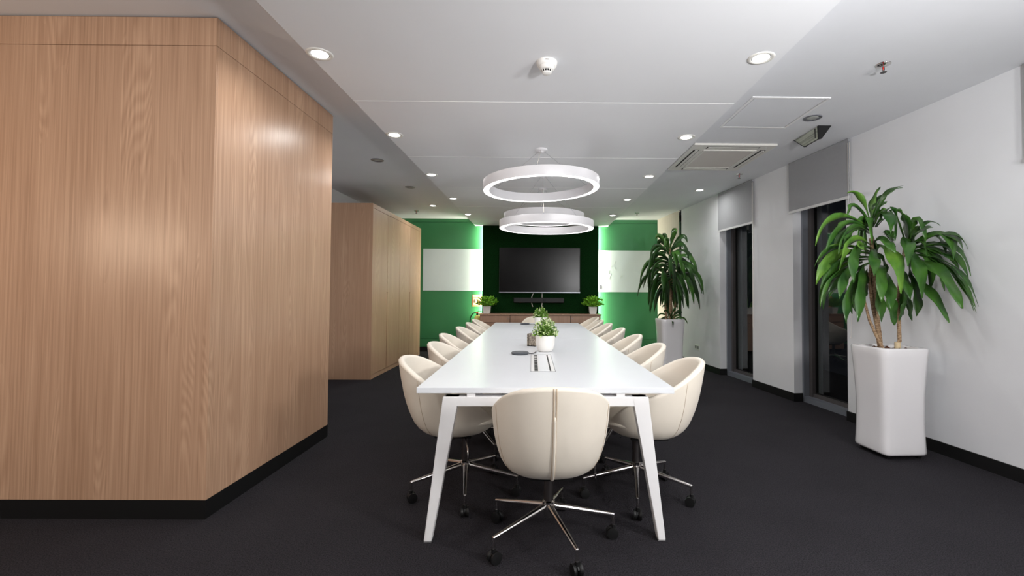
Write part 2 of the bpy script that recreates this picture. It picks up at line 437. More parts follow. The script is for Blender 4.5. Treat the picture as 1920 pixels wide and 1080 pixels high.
def build_shell():
    bm = B(); NP = 72; cols = []
    bot = bm.verts.new((0, -.08, .370))
    for i in range(NP):
        phi = 2*pi*i/NP; deg = abs((math.degrees(phi)+180) % 360 - 180)
        zr = interp(RIM, deg); col = []
        qr = lerp(QZ, zr)
        zs = [.371, .374, .382, .397, .42, .45, .485] + [.485 + (zr-.018-.485)*k/7 for k in range(1, 8)]
        zs = [min(z, zr-.018 - .0007*(13-k)) for k, z in enumerate(zs)]
        for z in zs: col.append((lerp(QZ, z) if z > .3715 else .46, z))
        r = rplan(phi)
        th = .038
        tq = th/r
        q0 = col[-1][0]
        col += [(q0+.003, zr-.009), (q0-tq*.22, zr-.001), (q0-tq*.55, zr), (q0-tq*.86, zr-.006), (q0-tq, zr-.018)]
        zf = min(.452, zr-.022)
        for k in range(1, 7):
            z = zr-.018 + (zf-(zr-.018))*k/6
            col.append((max(.2, lerp(QZ, z) - tq - .02*k/6), z))
        col.append((.30, zf-.001))
        cols.append([bm.verts.new(shell_pt(phi, q, z)) for q, z in col])
    top = bm.verts.new((0, -.08, .446))
    n = len(cols[0])
    for i in range(NP):
        a, b = cols[i], cols[(i+1) % NP]
        for k in range(n-1): bm.faces.new((a[k], b[k], b[k+1], a[k+1]))
        bm.faces.new((bot, b[0], a[0])); bm.faces.new((top, a[-1], b[-1]))
    return bm
def back_line(phi, z0, z1, off, n=18):
    out = []
    for k in range(n+1):
        z = z0 + (z1-z0)*k/n; r = rplan(phi)
        q = lerp(QZ, z) + off/r; out.append(shell_pt(phi, q, z))
    return out
def make_chair(label):
    t = thing('conference_chair', label, 'chair', (0, 0, 0), 0, 'cream tub chairs around the conference table')
    obj('shell', build_shell(), 'leather', t, smooth=True)
    cu = B(); P = [(.0, .500), (.45, .499), (.70, .495), (.80, .485), (.835, .470), (.83, .455), (.80, .448), (0, .448)]
    rings = []
    for q, z in P:
        if q == 0: rings.append([cu.verts.new((0, -.06, z))]); continue
        ring = []
        for i in range(40):
            phi = 2*pi*i/40; r = rplan(phi, .262, .285, .335, 2.6)*q
            ring.append(cu.verts.new((r*sin(phi), -.06-r*cos(phi), z - (.012*max(0, -cos(phi))**3 if z > .46 else 0))))
        rings.append(ring)
    for a, b in zip(rings, rings[1:]):
        for i in range(40):
            j = (i+1) % 40
            if len(a) == 1: cu.faces.new((a[0], b[i], b[j]))
            elif len(b) == 1: cu.faces.new((a[i], b[0], a[j]))
            else: cu.faces.new((a[i], b[i], b[j], a[j]))
    obj('seat_cushion', cu, 'leather', t, smooth=True)
    sp = B(); tube(sp, [p + Vector((-.006, 0, 0)) for p in back_line(0, .376, .822, .0005, 26)], .0028, 6); tube(sp, [p + Vector((.006, 0, 0)) for p in back_line(0, .376, .822, .0005, 26)], .0028, 6)
    obj('rear_seam', sp, 'leather_seam', t, smooth=True)
    obj('piping', tube(B(), back_line(0, .376, .70, .002, 20), [.0065]*20+[.003], 8), 'leather', t, smooth=True)
    for s in (-1, 1):
        ph = radians(58)*s; zr = interp(RIM, 58)
        obj('side_seam', tube(B(), back_line(ph, .376, zr-.02, .0002, 18), .0016, 5), 'leather_seam', t, smooth=True)
    # gas stem and under-seat plate
    obj('seat_plate', bx(-.10, .10, -.17, .05, .352, .3705, bev=.004), 'black_plastic', t)
    obj('gas_stem', lathe(B(), [(0, .353), (.0235, .353), (.0235, .185), (0, .185)], 20), 'dark_steel', t, smooth=True, auto=40)
    obj('hub', lathe(B(), [(0, .196), (.024, .196), (.031, .190), (.031, .182), (.027, .178), (.034, .174), (.035, .160), (.027, .150), (.024, .118), (0, .114)], 24), 'chrome', t, smooth=True, auto=40)
    obj('lift_lever', tube(B(), [(.02, .0, .358), (.17, .03, .352), (.235, .05, .340), (.242, .052, .30), (.242, .052, .265)], .0045, 8), 'chrome', t, smooth=True)
    leg_me = None; cast_me = None
    Rb = .3266
    for k in range(5):
        a = radians(-90 + 72*k)
        if leg_me is None:
            lb = B(); N = 8
            pts = [(.022 + (Rb-.022)*i/N, 0, (.168 - .054*i/N)) for i in range(N+1)]
            tube(lb, pts, [.0165 - .0070*i/N for i in range(N+1)], 12)
            tube(lb, [(Rb-.002, 0, .118), (Rb-.002, 0, .064)], .0075, 10)
            lg = obj('leg', lb, 'chrome', t, smooth=True, auto=50); leg_me = lg.data
            cb = B()
            for s in (-1, 1):
                wh = B(); lathe(wh, [(0, .003), (.018, .003), (.024, .006), (.0275, .011), (.0275, .021), (.0245, .0215), (.0245, .003), (0, .003)][:6] + [(0, .0215)], 20)
                bmesh.ops.transform(wh, matrix=Matrix.Translation((Rb-.008, 0, .0275)) @ Matrix.Rotation(pi/2*s, 4, 'X'), verts=wh.verts[:])
                me = bpy.data.meshes.new('tmp'); wh.to_mesh(me); wh.free(); cb.from_mesh(me); bpy.data.meshes.remove(me)
            # hood
            prism(cb, [(Rb-.008+.0255*cos(u), .0285+.0255*sin(u)) for u in [radians(v) for v in range(20, 181, 20)]], 'y', -.0035, .0035)
            tube(cb, [(Rb-.002, 0, .068), (Rb-.002, 0, .046)], .010, 10)
            c = obj('caster', cb, 'black_plastic', t, smooth=True, auto=40); cast_me = c.data
        else:
            lg = bpy.data.objects.new('leg', leg_me); link(lg, t); c = bpy.data.objects.new('caster', cast_me); link(c, t)
        lg.rotation_euler = (0, 0, a); c.rotation_euler = (0, 0, a)
    return t
def turn_base(t, ang):
    for ch in t.children:
        if ch.name.split('.')[0] in ('leg', 'caster'): ch.rotation_euler.z += ang
# (x, y, facing, base turn relative to seat, label); facing 0 looks to the far wall
chair0 = make_chair('cream leather tub chair at the near head of the table, its back to the viewer')
chair0.location = (.049, 2.3245, 0); chair0.rotation_euler.z = radians(2.5)
turn_base(chair0, radians(-36 - 13.2 - 4 - 72*0 + 0))
spots = [
 (-.45, 2.87, -90, 8, 'nearest cream tub chair on the wardrobe side of the table'),
 (-.475, 3.67, -92, 30, 'second cream tub chair from the near end on the wardrobe side'),
 (-.55, 4.44, -88, 50, 'third cream tub chair from the near end on the wardrobe side'),
 (-.55, 5.30, -90, 15, 'fourth cream tub chair from the near end on the wardrobe side'),
 (-.56, 6.06, -89, 60, 'fifth cream tub chair from the near end on the wardrobe side'),
 (-.585, 6.78, -91, 33, 'farthest cream tub chair on the wardrobe side of the table'),
 (.59, 2.84, 90, 25, 'nearest cream tub chair on the window side of the table'),
 (.58, 3.65, 91, 10, 'second cream tub chair from the near end on the window side'),
 (.575, 4.45, 89, 40, 'third cream tub chair from the near end on the window side'),
 (.56, 5.25, 90, 12, 'fourth cream tub chair from the near end on the window side'),
 (.545, 6.06, 92, 55, 'fifth cream tub chair from the near end on the window side'),
 (.53, 6.79, 89, 20, 'sixth cream tub chair from the near end on the window side'),
 (.56, 7.55, 97, 44, 'cream tub chair beyond the table corner by the sideboard, window side, last in its row'),
 (-.04, 7.36, 180, 5, 'cream tub chair at the far head of the table, facing the viewer'),
]
for x, y, fa, bt, lb in spots:
    c = copytree(chair0); c['label'] = lb
    c.location = (x, y, 0); c.rotation_euler = (0, 0, radians(fa))
    turn_base(c, radians(bt))

# low stool hidden behind the near right chair
t = thing('low_stool', 'low stool behind the nearest window side chair, only thin black legs showing', 'stool', (1.78, 5.62, 0))
obj('seat', lathe(B(), [(0, .33), (.14, .33), (.15, .325), (.15, .305), (.14, .30), (0, .30)], 28), 'black_plastic', t, smooth=True, auto=40)
for dx, dy in ((.24, .28), (-.03, -.46), (-.28, .16)):
    obj('leg', tube(B(), [(dx*.3, dy*.25, .302), (dx, dy, 0.0)], [.010, .0085], 8), 'black_plastic', t, smooth=True, auto=50)

# ------------------------------------------------------------------ sideboard
t = thing('sideboard', 'low light wood sideboard with drawers under the television', 'sideboard', (0, 9.0, 0))
sx0, sx1 = -1.165, 1.185
obj('top_panel', bx(sx0-.012, sx1+.012, -.012, .425, .775, .80, bev=.0015), 'wood_sideboard', t)
obj('carcass', bx(sx0+.02, sx1-.02, .022, .42, .06, .7745), 'black_base', t)
for a in (sx0, sx1-.0195): obj('side_panel', bx(a, a+.0195, .0222, .42, .06, .7745), 'wood_sideboard', t)
obj('plinth', bx(sx0+.02, sx1-.02, .04, .40, 0, .06), 'black_base', t)
cw = (sx1-sx0)/4
for k in range(4):
    a, b = sx0+k*cw+.005, sx0+(k+1)*cw-.005
    d = obj('drawer', bx(a, b, 0, .0215, .632, .768, bev=.001), 'wood_sideboard', t)
    xx = b-.03 if k % 2 == 0 else a+.03
    if k in (0, 3): obj('lock', tube(B(), [(xx, -.002, .715), (xx, .006, .715)], .008, 12), 'silver', d, smooth=True, auto=40)
    obj('door', bx(a, b, 0, .0215, .064, .620, bev=.001), 'wood_sideboard', t)

# ------------------------------------------------------------------ television, sound bar, boards
t = thing('television', 'large black flat screen television on the dark green panel', 'television', (-.008, 9.33, 1.665))
obj('body', bx(-.815, .815, 0, .06, -.455, .455, bev=.004), 'black_plastic', t)
obj('screen', bx(-.806, .806, -.003, .0005, -.436, .447, bev=.001), 'screen', t)
obj('bottom_bezel', bx(-.815, .815, -.007, .0, -.457, -.438, bev=.001), 'silver', t)
obj('wall_mount', bx(-.25, .25, .06, .0985, -.2, .2), 'black_plastic', t)
t = thing('conference_bar', 'slim dark video conference bar under the television', 'sound bar', (-.02, 9.335, 1.06))
obj('body', bx(-.51, .51, 0, .055, -.052, .052, bev=.012), 'black_plastic', t)
obj('camera_lens', tube(B(), [(.118, -.006, 0), (.118, .01, 0)], .030, 24), 'screen', t, smooth=True, auto=40)
obj('bracket', bx(-.10, .03, .055, .0945, -.02, .02), 'black_plastic', t)
def ribbon(label, pts):
    return tag(obj('cable', tube(B(), pts, .009, 8), 'cord_white', smooth=True), label, 'cable')
ribbon('white cable behind the video bar, below the television, nearer the wardrobe side', [(-.13, 9.415, 1.20), (-.15, 9.41, 1.17), (-.165, 9.412, 1.12), (-.166, 9.412, 1.06), (-.166, 9.415, 1.00), (-.150, 9.412, .945), (-.14, 9.418, .93)])
ribbon('white cable behind the video bar, below the television, nearer the window side', [(.045, 9.415, 1.20), (.045, 9.41, 1.16), (.045, 9.412, 1.11), (.045, 9.415, 1.06), (.045, 9.415, .99), (.036, 9.412, .94), (.05, 9.418, .925), (.07, 9.418, .924)])
t = thing('whiteboard', 'white glass board on the green wall beside the wardrobe', 'whiteboard', (-1.762, YW-.026, 1.671), 0, 'glass boards on the green wall')
obj('panel', bx(-.637, .637, 0, .012, -.427, .427, bev=.002), 'white_board', t)
for x in (-.6, .6): obj('standoff', tube(B(), [(x, .0125, .30), (x, .0155, .30)], .012, 12), 'silver', t, smooth=True, auto=40)
sm_ = B(); random.seed(5)
for x, z, r in ((.530, .30, .014), (.552, .272, .012), (.520, .235, .012), (.550, .215, .016), (.525, .195, .014), (.532, .12, .014)):
    lathe(sm_, [(0, 0), (r, 0)], 12)
    for v in sm_.verts[-13:]: v.co = Vector((x + v.co.x, -.0006, z + v.co.y*1.5))
obj('ink_smudge', sm_, 'board_smudge', t)
t = thing('whiteboard', 'white glass board on the green wall behind the far tall plant', 'whiteboard', (1.778, YW-.026, 1.662), 0, 'glass boards on the green wall')
obj('panel', bx(-.615, .615, 0, .012, -.427, .427, bev=.002), 'white_board', t)
for x in (-.55, .55): obj('standoff', tube(B(), [(x, .0125, .30), (x, .0155, .30)], .012, 12), 'silver', t, smooth=True, auto=40)
sm_ = B()
for x, z, ang in ((-.25, .17, .3), (-.31, .10, .9), (-.24, .06, -.5), (-.33, -.08, .3), (-.36, -.02, .1), (-.345, -.13, .4), (-.12, -.11, .5)):
    tube(sm_, [(x - .03*sin(ang), -.0005, z - .03*cos(ang)), (x + .03*sin(ang), -.0005, z + .03*cos(ang))], .003, 5)
obj('ink_smudge', sm_, 'board_smudge', t)
tag(obj('board_marker', bx(1.233, 1.262, YW-.043, YW-.0265, 1.285, 1.39, bev=.003), 'black_plastic'), 'small black marker holder stuck on the glass board', 'marker')

# fire sign and extinguisher
t = thing('fire_sign', 'orange and cream fire equipment sign on the green wall above extinguisher', 'sign', (-1.285, YW-.014, 1.045))
obj('plate', bx(-.096, .096, 0, .003, -.12, .12), 'sign_orange', t)
obj('band', bx(-.086, .086, -.0008, 0, .078, .106), 'sign_cream', t)
obj('field', bx(-.076, .076, -.0008, 0, -.085, .055, bev=.0003), 'sign_cream', t)
ic = B(); tube(ic, [(-.035, -.001, -.055), (-.035, -.001, .02)], .013, 8); tube(ic, [(-.035, -.001, .025), (-.05, -.001, .04), (-.062, -.001, .0)], .004, 6)
tube(ic, [(.03, -.001, -.055), (.022, -.001, -.01), (.034, -.001, .035), (.048, -.001, -.005), (.044, -.001, -.055)], .009, 8)
obj('pictogram', ic, 'sign_orange', t, smooth=True)
t = thing('fire_extinguisher', 'pale yellow fire extinguisher with black hose hanging beside the sideboard', 'fire extinguisher', (-1.262, 9.42, .33))
obj('cylinder', lathe(B(), [(0, 0), (.055, 0), (.065, .01), (.065, .36), (.055, .40), (.03, .425), (0, .43)], 28), 'extinguisher', t, smooth=True, auto=50)
obj('collar', lathe(B(), [(0, .425), (.027, .425), (.027, .455), (0, .455)], 16), 'black_plastic', t, smooth=True, auto=40)
obj('valve', bx(-.03, .02, -.012, .012, .455, .49, bev=.004), 'sign_orange', t)
obj('handle', bx(.0, .085, -.008, .008, .490, .502, bev=.002), 'black_plastic', t)
obj('hose', tube(B(), [(-.03, 0, .474), (-.075, -.01, .468), (-.115, -.015, .43), (-.14, -.018, .37), (-.148, -.018, .29), (-.146, -.015, .20), (-.13, -.01, .12), (-.105, -.005, .06)], .011, 10), 'black_plastic', t, smooth=True)
obj('bracket', bx(-.02, .02, .06, .099, .2, .3), 'black_plastic', t)

# ------------------------------------------------------------------ ceiling fittings
def downlight(x, y, z, lit, label, group):
    t = thing('downlight', label, 'ceiling light', (x, y, z), 0, group)
    obj('trim_ring', lathe(B(), [(.052, .0), (.052, -.003), (.058, -.006), (.070, -.005), (.074, -.001), (.074, 0)], 36), 'ac_white' if lit else 'silver', t, smooth=True, auto=60)
    obj('reflector', lathe(B(), [(.052, -.001), (.050, -.0015), (.046, -.002), (.046, 0)], 36), 'silver', t, smooth=True)
    if lit: obj('lens', lathe(B(), [(0, -.0025), (.046, -.0025), (.047, -.001)], 32), 'lamp_on', t)
    else: obj('lens', lathe(B(), [(0, -.004), (.02, -.0035), (.046, -.002), (.047, -.001)], 32), 'lamp_off', t, smooth=True)
    if lit:
        l = lamp('downlight_glow', 'AREA', (x, y, z-.012), P_DOWN, (1, .99, .975), .09)
        l.data.spread = radians(172)
    return t
ordn = ['nearest', 'second', 'third', 'fourth', 'farthest']
for side, sx in (('wardrobe', -1.270), ('window', 1.266)):
    for k in range(-3, 5):
        y = 2.6297 + 1.3655*k
        if k >= 0: downlight(sx, y, HR, True, 'lit round downlight, %s in the %s side row of the raft' % (ordn[k], side), 'lit downlights in the dropped raft')
        elif k >= -2:
            l = lamp('downlight_glow', 'AREA', (sx, y, HR-.012), P_DOWN, (1, .99, .975), .09); l.data.spread = radians(172)
for x, y, lit, lb in ((-1.874, 5.295, 0, 'unlit downlight in the side ceiling, between wood block and wardrobe, nearer one'),
                      (-1.882, 6.665, 0, 'unlit downlight in the side ceiling, near the wardrobe top front corner'),
                      (-1.882, 8.086, 1, 'lit downlight in the side ceiling near the green wall beside wardrobe'),
                      (2.322, 3.914, 0, 'unlit downlight in the side ceiling beside the emergency light'),
                      (2.323, 6.718, 1, 'lit downlight in the side ceiling above the window wall')):
    downlight(x, y, HC, bool(lit), lb, 'downlights in the side ceilings')
def sprinkler(x, y, lb):
    t = thing('sprinkler', lb, 'sprinkler', (x, y, HC), .5, 'sprinkler heads')
    obj('escutcheon', lathe(B(), [(0, -.010), (.016, -.010), (.022, -.006), (.042, -.004), (.044, 0), (0, 0)], 28), 'chrome', t, smooth=True, auto=50)
    fr = B()
    for s in (-1, 1): tube(fr, [(s*.006, 0, -.008), (s*.014, 0, -.020), (s*.014, 0, -.032), (s*.003, 0, -.048)], .0022, 6)
    obj('yoke', fr, 'dark_steel', t, smooth=True)
    obj('bulb', lathe(B(), [(0, -.014), (.003, -.016), (.004, -.026), (.003, -.036), (0, -.040)], 12), 'red_bulb', t, smooth=True)
    obj('deflector', lathe(B(), [(0, -.048), (.006, -.048), (.019, -.053), (.019, -.0545), (0, -.0545)], 18), 'dark_steel', t, smooth=True, auto=40)
sprinkler(2.239, 2.985, 'chrome ceiling sprinkler with red bulb above the near plant')
sprinkler(2.505, 5.80, 'chrome ceiling sprinkler between the air conditioner and second blind')
sprinkler(1.817, 8.68, 'small ceiling sprinkler above the far plant')
sprinkler(-2.312, 8.62, 'small ceiling sprinkler above the far end of the wardrobe')
# smoke detector
t = thing('smoke_detector', 'white round smoke detector on the near part of the ceiling raft', 'smoke detector', (.033, 2.70, HR))
obj('base', lathe(B(), [(0, 0), (.060, 0), (.061, -.006), (.057, -.024), (.050, -.030), (0, -.030)], 40), 'pot_matt', t, smooth=True, auto=40)
obj('housing', lathe(B(), [(0, -.030), (.048, -.030), (.046, -.040), (.038, -.048), (.028, -.050), (0, -.050)], 40), 'pot_matt', t, smooth=True, auto=40)
obj('chamber', lathe(B(), [(0, -.050), (.027, -.050), (.025, -.062), (0, -.062)], 32), 'dark_slot', t, smooth=True, auto=40)
rb = B()
for k in range(12):
    a = 2*pi*k/12; tube(rb, [(.030*cos(a), .030*sin(a), -.049), (.026*cos(a), .026*sin(a), -.063)], .0022, 6)
obj('ribs', rb, 'pot_matt', t, smooth=True)
obj('cap', lathe(B(), [(0, -.062), (.028, -.062), (.027, -.069), (.018, -.073), (0, -.074)], 32), 'pot_matt', t, smooth=True, auto=40)
obj('indicator', bx(-.010, .010, -.0605, -.057, -.014, -.010), 'dark_slot', t)
# pendants
def pendant(x, y, z, R, sxl, syl, can, label):
    t = thing('ring_pendant', label, 'pendant lamp', (x, y, z), 0, 'ring pendant lamps')
    t.rotation_euler = (math.atan(syl), -math.atan(sxl), 0)
    wI, hh = .056, .086
    obj('housing', lathe(B(), [(R-.003, .002), (R-.0005, .0), (R, .001), (R, hh-.001), (R-.001, hh), (R-wI, hh), (R-wI, .0), (R-wI+.002, 0), (R-wI+.0025, .003)], 128), 'ring_shell', t, smooth=True, auto=40)
    obj('diffuser', lathe(B(), [(R-.003, .0015), (R-wI+.0025, .0015)], 128), 'ring_on', t)
    inv = t.matrix_basis.inverted() if False else (Matrix.Translation(t.location) @ t.rotation_euler.to_matrix().to_4x4()).inverted()
    cl = inv @ Vector((can[0], can[1], HR))
    cz = lathe(B(), [(0, 0), (.058, 0), (.058, -.012), (.050, -.020), (.024, -.024), (.020, -.034), (0, -.034)], 32)
    c = obj('canopy', cz, 'ring_shell', t, smooth=True, auto=40); c.location = cl
    c.rotation_euler = t.rotation_euler.to_matrix().inverted().to_euler()
    c0 = inv @ Vector((can[0], can[1], HR-.022))
    for i, a in enumerate((-94, 28, 152)):
        a = radians(a); p = Vector(((R-wI/2)*cos(a), (R-wI/2)*sin(a), hh))
        s = c0 + Vector((.04*cos(a), .04*sin(a), 0))
        obj('power_cable' if i == 0 else 'suspension_wire', tube(B(), [s, p], .0028 if i == 0 else .0011, 6), 'cord_white' if i == 0 else 'silver', t, smooth=True)
        obj('wire_grip', tube(B(), [p + Vector((0, 0, -.002)), p + Vector((0, 0, .014))], .005, 8), 'silver', t, smooth=True, auto=40)
    for k in range(10):
        a = 2*pi*k/10; q = inv.inverted() @ Vector(((R-wI/2)*cos(a), (R-wI/2)*sin(a), -.006))
        l = lamp('ring_glow', 'AREA', q, P_RING, (1, .985, .96), .07)
    return t
pendant(.008, 4.37, 2.188, .547, .042, -.015, (.005, 4.37), 'large white ring pendant lamp nearest the viewer, hung high and tilted')
pendant(.072, 5.37, 1.957, .545, .0, .0, (.03, 5.35), 'white ring pendant lamp hung lowest, between the other two rings')
pendant(.050, 6.28, 2.195, .545, .0, .0, (.024, 6.05), 'farthest white ring pendant lamp, mostly hidden behind the low one')
# access hatch
t = thing('access_hatch', 'square flush access hatch in the side ceiling above the near plant', 'ceiling hatch', (1.915, 3.822, HC), .008)
hx, hy = .302, .327
fr = B()
for a in ((-hx, hx, -hy, -hy+.022), (-hx, hx, hy-.022, hy), (-hx, -hx+.022, -hy+.022, hy-.022), (hx-.022, hx, -hy+.022, hy-.022)): box(fr, *a, -.008, 0)
obj('frame', fr, 'white_metal', t)
obj('gap', bx(-hx+.022, hx-.022, -hy+.022, hy-.022, -.003, 0), 'grey_gap', t)
obj('door', bx(-hx+.028, hx-.028, -hy+.028, hy-.028, -.006, -.0032, bev=.001), 'ceiling_paint', t)
# cassette air conditioner
t = thing('air_conditioner', 'white ceiling cassette air conditioner with four louvred slots', 'air conditioner', (1.955, 5.08, HC), .006)
ax, ay, h0 = .42, .485, -.022
obj('panel', bx(-ax, ax, -ay, ay, h0, 0, bev=.006), 'ac_white', t)
obj('grille', bx(-.25, .25, -.31, .31, h0-.006, h0-.0005, bev=.002), 'ac_grille', t)
gf = B()
for a in ((-.275, .275, -.335, -.312), (-.275, .275, .312, .335), (-.275, -.252, -.312, .312), (.252, .275, -.312, .312)): box(gf, *a, h0-.009, h0-.0005)
obj('grille_frame', gf, 'ac_white', t)
for x0, x1, y0, y1 in ((-.27, .27, -.430, -.375), (-.27, .27, .375, .430), (-.375, -.315, -.33, .33), (.315, .375, -.33, .33)):
    s = obj('louver_slot', bx(x0, x1, y0, y1, h0-.0012, h0-.0002), 'dark_slot', t)
    xm, ym = (x0+x1)/2, (y0+y1)/2
    if x1-x0 > y1-y0: obj('vane', bx(x0+.012, x1-.012, ym-.020, ym+.013, h0-.006, h0-.0015, bev=.001), 'ac_white', s)
    else: obj('vane', bx(xm-.013, xm+.020, y0+.012, y1-.012, h0-.006, h0-.0015, bev=.001), 'ac_white', s)
obj('sensor', lathe(B(), [(0, h0-.005), (.008, h0-.004), (.010, h0)], 16, (.34, -.40)), 'lamp_off', t, smooth=True)
# emergency light
t = thing('emergency_light', 'dark wedge shaped emergency light with ribbed lens on the side ceiling', 'emergency light', (2.478, 4.09, HC))
pr = [(0, 0), (.118, 0), (.030, -.118), (.004, -.122)]
obj('end_cap', prism(B(), pr, 'y', 0, .020), 'black_plastic', t)
obj('end_cap', prism(B(), pr, 'y', .401, .412), 'black_plastic', t)
for v in t.children[-1].data.vertices: v.co.y += v.co.z*1.45
def slant(bm):
    for v in bm.verts:
        if v.co.y > .2: v.co.y += v.co.z*1.45
    return bm
obj('housing', slant(prism(B(), [(.012, 0), (.112, 0), (.030, -.112), (.012, -.112)], 'y', .020, .40)), 'black_plastic', t)
obj('lens', slant(prism(B(), [(.001, -.006), (.011, -.006), (.015, -.112), (.007, -.115), (.002, -.112)], 'y', .0205, .3995)), 'lens', t)
obj('inner_plate', prism(B(), [(-.0006, -.012), (.0005, -.012), (.004, -.108), (.0022, -.110)], 'y', .045, .060), 'dark_slot', t)

# ------------------------------------------------------------------ plants
def leaf_bm(o, via, tip, width, side, fold=.25, seg=10, wave=0, base=.12, ph=0, face=None):
    """arching strap leaf: quadratic curve o-via-tip, a folded strip with thickness"""
    o, via, tip = Vector(o), Vector(via), Vector(tip); c = via*2 - (o+tip)*.5
    bm = B(); rows = []; side = Vector(side).normalized()
    for i in range(seg+1):
        t = i/seg; p = o*(1-t)**2 + c*2*t*(1-t) + tip*t*t
        tg = ((c-o)*(1-t)*2 + (tip-c)*t*2).normalized()
        s = (side - tg*side.dot(tg))
        if face: 
            ax, am = Vector(face[0]), face[1]; sx_ = tg.cross(ax).normalized(); sy_ = (ax - tg*ax.dot(tg)).normalized()
            s = sx_*am + sy_*math.sqrt(1-am*am)
        s = s.normalized() if s.length > .05 else tg.orthogonal().normalized()
        n = s.cross(tg).normalized()
        if n.z < 0: n = -n
        wv = width*.5*interp([(0, .22), (.10, .24), (.25, .60), (.40, .90), (.55, 1), (.72, .93), (.86, .60), (.95, .25), (1, .02)], t)
        und = n*(wave*sin(t*11+ph)*wv)
        rows.append([bm.verts.new(p - s*wv + n*wv*fold + und), bm.verts.new(p), bm.verts.new(p + s*wv + n*wv*fold - und)])
    for a, b in zip(rows, rows[1:]):
        bm.faces.new((a[0], a[1], b[1], b[0])); bm.faces.new((a[1], a[2], b[2], b[1]))
    return bm
def add_leaf(t, o, via, tip, width, side, mt, **k):
    bm = leaf_bm(o, via, tip, width, side, **k)
    me = bpy.data.meshes.new('leaf'); bm.to_mesh(me); bm.free(); me.materials.append(MT[mt])
    for p in me.polygons: p.use_smooth = True
    ob = bpy.data.objects.new('leaf', me); link(ob, t)
    so = ob.modifiers.new('thickness', 'SOLIDIFY'); so.thickness = .0012; so.offset = 0
    return ob
def square_pot(t, hb, ht, H, mt, waist=.92, z0=.03, n=14, power=9.0):
    bm = B(); rings = []; K = 48
    def ring(h, z, p=power):
        r = []
        for i in range(K):
            a = 2*pi*i/K; s, c = sin(a), cos(a)
            q = (abs(s)**p + abs(c)**p)**(-1/p)
            r.append(bm.verts.new((h*q*c, h*q*s, z)))
        return r
    zs = []
    rings.append([bm.verts.new((0, 0, z0))]); rings.append(ring(hb*.90, z0)); rings.append(ring(hb*.985, z0+.006))
    for i in range(n+1):
        u = i/n; z = z0+.02 + (H-.012-z0-.02)*u
        h = hb + (ht-hb)*u - (1-waist)*(hb+ht)/2*sin(pi*u**.9)*1.0
        rings.append(ring(h, z))
    rings.append(ring(ht*.985, H-.003)); rings.append(ring(ht*.965, H)); rings.append(ring(ht*.80, H)); rings.append(ring(ht*.785, H-.006)); rings.append(ring(ht*.78, H-.05)); rings.append([bm.verts.new((0, 0, H-.05))])
    for a, b in zip(rings, rings[1:]):
        for i in range(K):
            j = (i+1) % K
            if len(a) == 1: bm.faces.new((a[0], b[j], b[i]))
            elif len(b) == 1: bm.faces.new((a[i], a[j], b[0]))
            else: bm.faces.new((a[i], a[j], b[j], b[i]))
    return obj('pot', bm, mt, t, smooth=True, auto=60)
def soil_disc(t, r, z, lumps=26, seed=3):
    random.seed(seed); bm = B(); lathe(bm, [(0, z), (r, z-.002)], 24)
    for _ in range(lumps):
        a, q = random.random()*2*pi, r*.9*random.random()**.5; s = random.uniform(.008, .02)
        bmesh.ops.create_icosphere(bm, subdivisions=1, radius=s, matrix=Matrix.Translation((q*cos(a), q*sin(a), z+s*.3)))
    return tag(obj('soil', bm, 'soil', t, smooth=True), kind='stuff')
def stem(t, pts, r0, r1, mt='bark'):
    n = len(pts); bm = B(); P = []; R_ = []
    pts = [Vector(p) for p in pts]
    M = 26
    for i in range(M+1):
        u = i/M*(n-1); k = min(int(u), n-2); f = u-k
        P.append(pts[k].lerp(pts[k+1], f*f*(3-2*f))); R_.append((r0+(r1-r0)*i/M)*(1.0 + (.07 if i % 2 else -.05)))
    tube(bm, P, R_, 10)
    return obj('stem', bm, mt, t, smooth=True)

# big near plant; leaf table in centimetres relative to the pot centre: (origin, via, tip, width), x right, z up, y towards the wall negative=viewer
PLX, PLY, PRZ = 2.700, 3.590, radians(3.5)
t = thing('dracaena', 'large potted dracaena with several trunks in a tall white pot by near window wall', 'potted plant', (PLX, PLY, 0), PRZ)
square_pot(t, .170, .187, .82, 'pot_gloss')
soil_disc(t, .135, .79)
for sx in (-1, 1):
    for sy in (-1, 1):
        obj('caster', tube(B(), [(sx*.12-.012, sy*.12, .016), (sx*.12+.012, sy*.12, .016)], .0155, 14), 'black_plastic', t, smooth=True, auto=40)
# zoom pixels of the photograph study -> metres: 1 px = .00131 m around the trunk group
def q(zx, zz, dy=0):
    k = (PLY+dy)/PLY
    return ((PLX+(zx-600)*.001312)*k - PLX, dy, 1.22 + (.80 + (1010-zz)*.001312 - 1.22)*k)
stem(t, [(-.062, -.04, .78), (-.10, -.03, .86), (-.15, .0, 1.02), (-.175, .02, 1.18), (-.17, .03, 1.36)], .012, .008)
stem(t, [(-.066, -.02, .78), (-.085, .0, .95), (-.11, .02, 1.15), (-.125, .03, 1.34), (-.10, .03, 1.50)], .014, .010)
stem(t, [(-.045, .02, .78), (-.055, .03, .95), (-.08, .03, 1.2), (-.09, .03, 1.45), (-.11, .02, 1.66)], .020, .014)
stem(t, [(.072, .0, .82), (.098, .005, .86), (.10, .01, 1.0), (.098, .01, 1.2), (.12, .01, 1.42), (.15, .0, 1.58)], .014, .011)
obj('cut_stump', lathe(B(), [(0, .78), (.021, .78), (.021, .845), (.019, .85), (0, .85)], 14, (.077, .0)), 'cut_wood', t, smooth=True, auto=40)
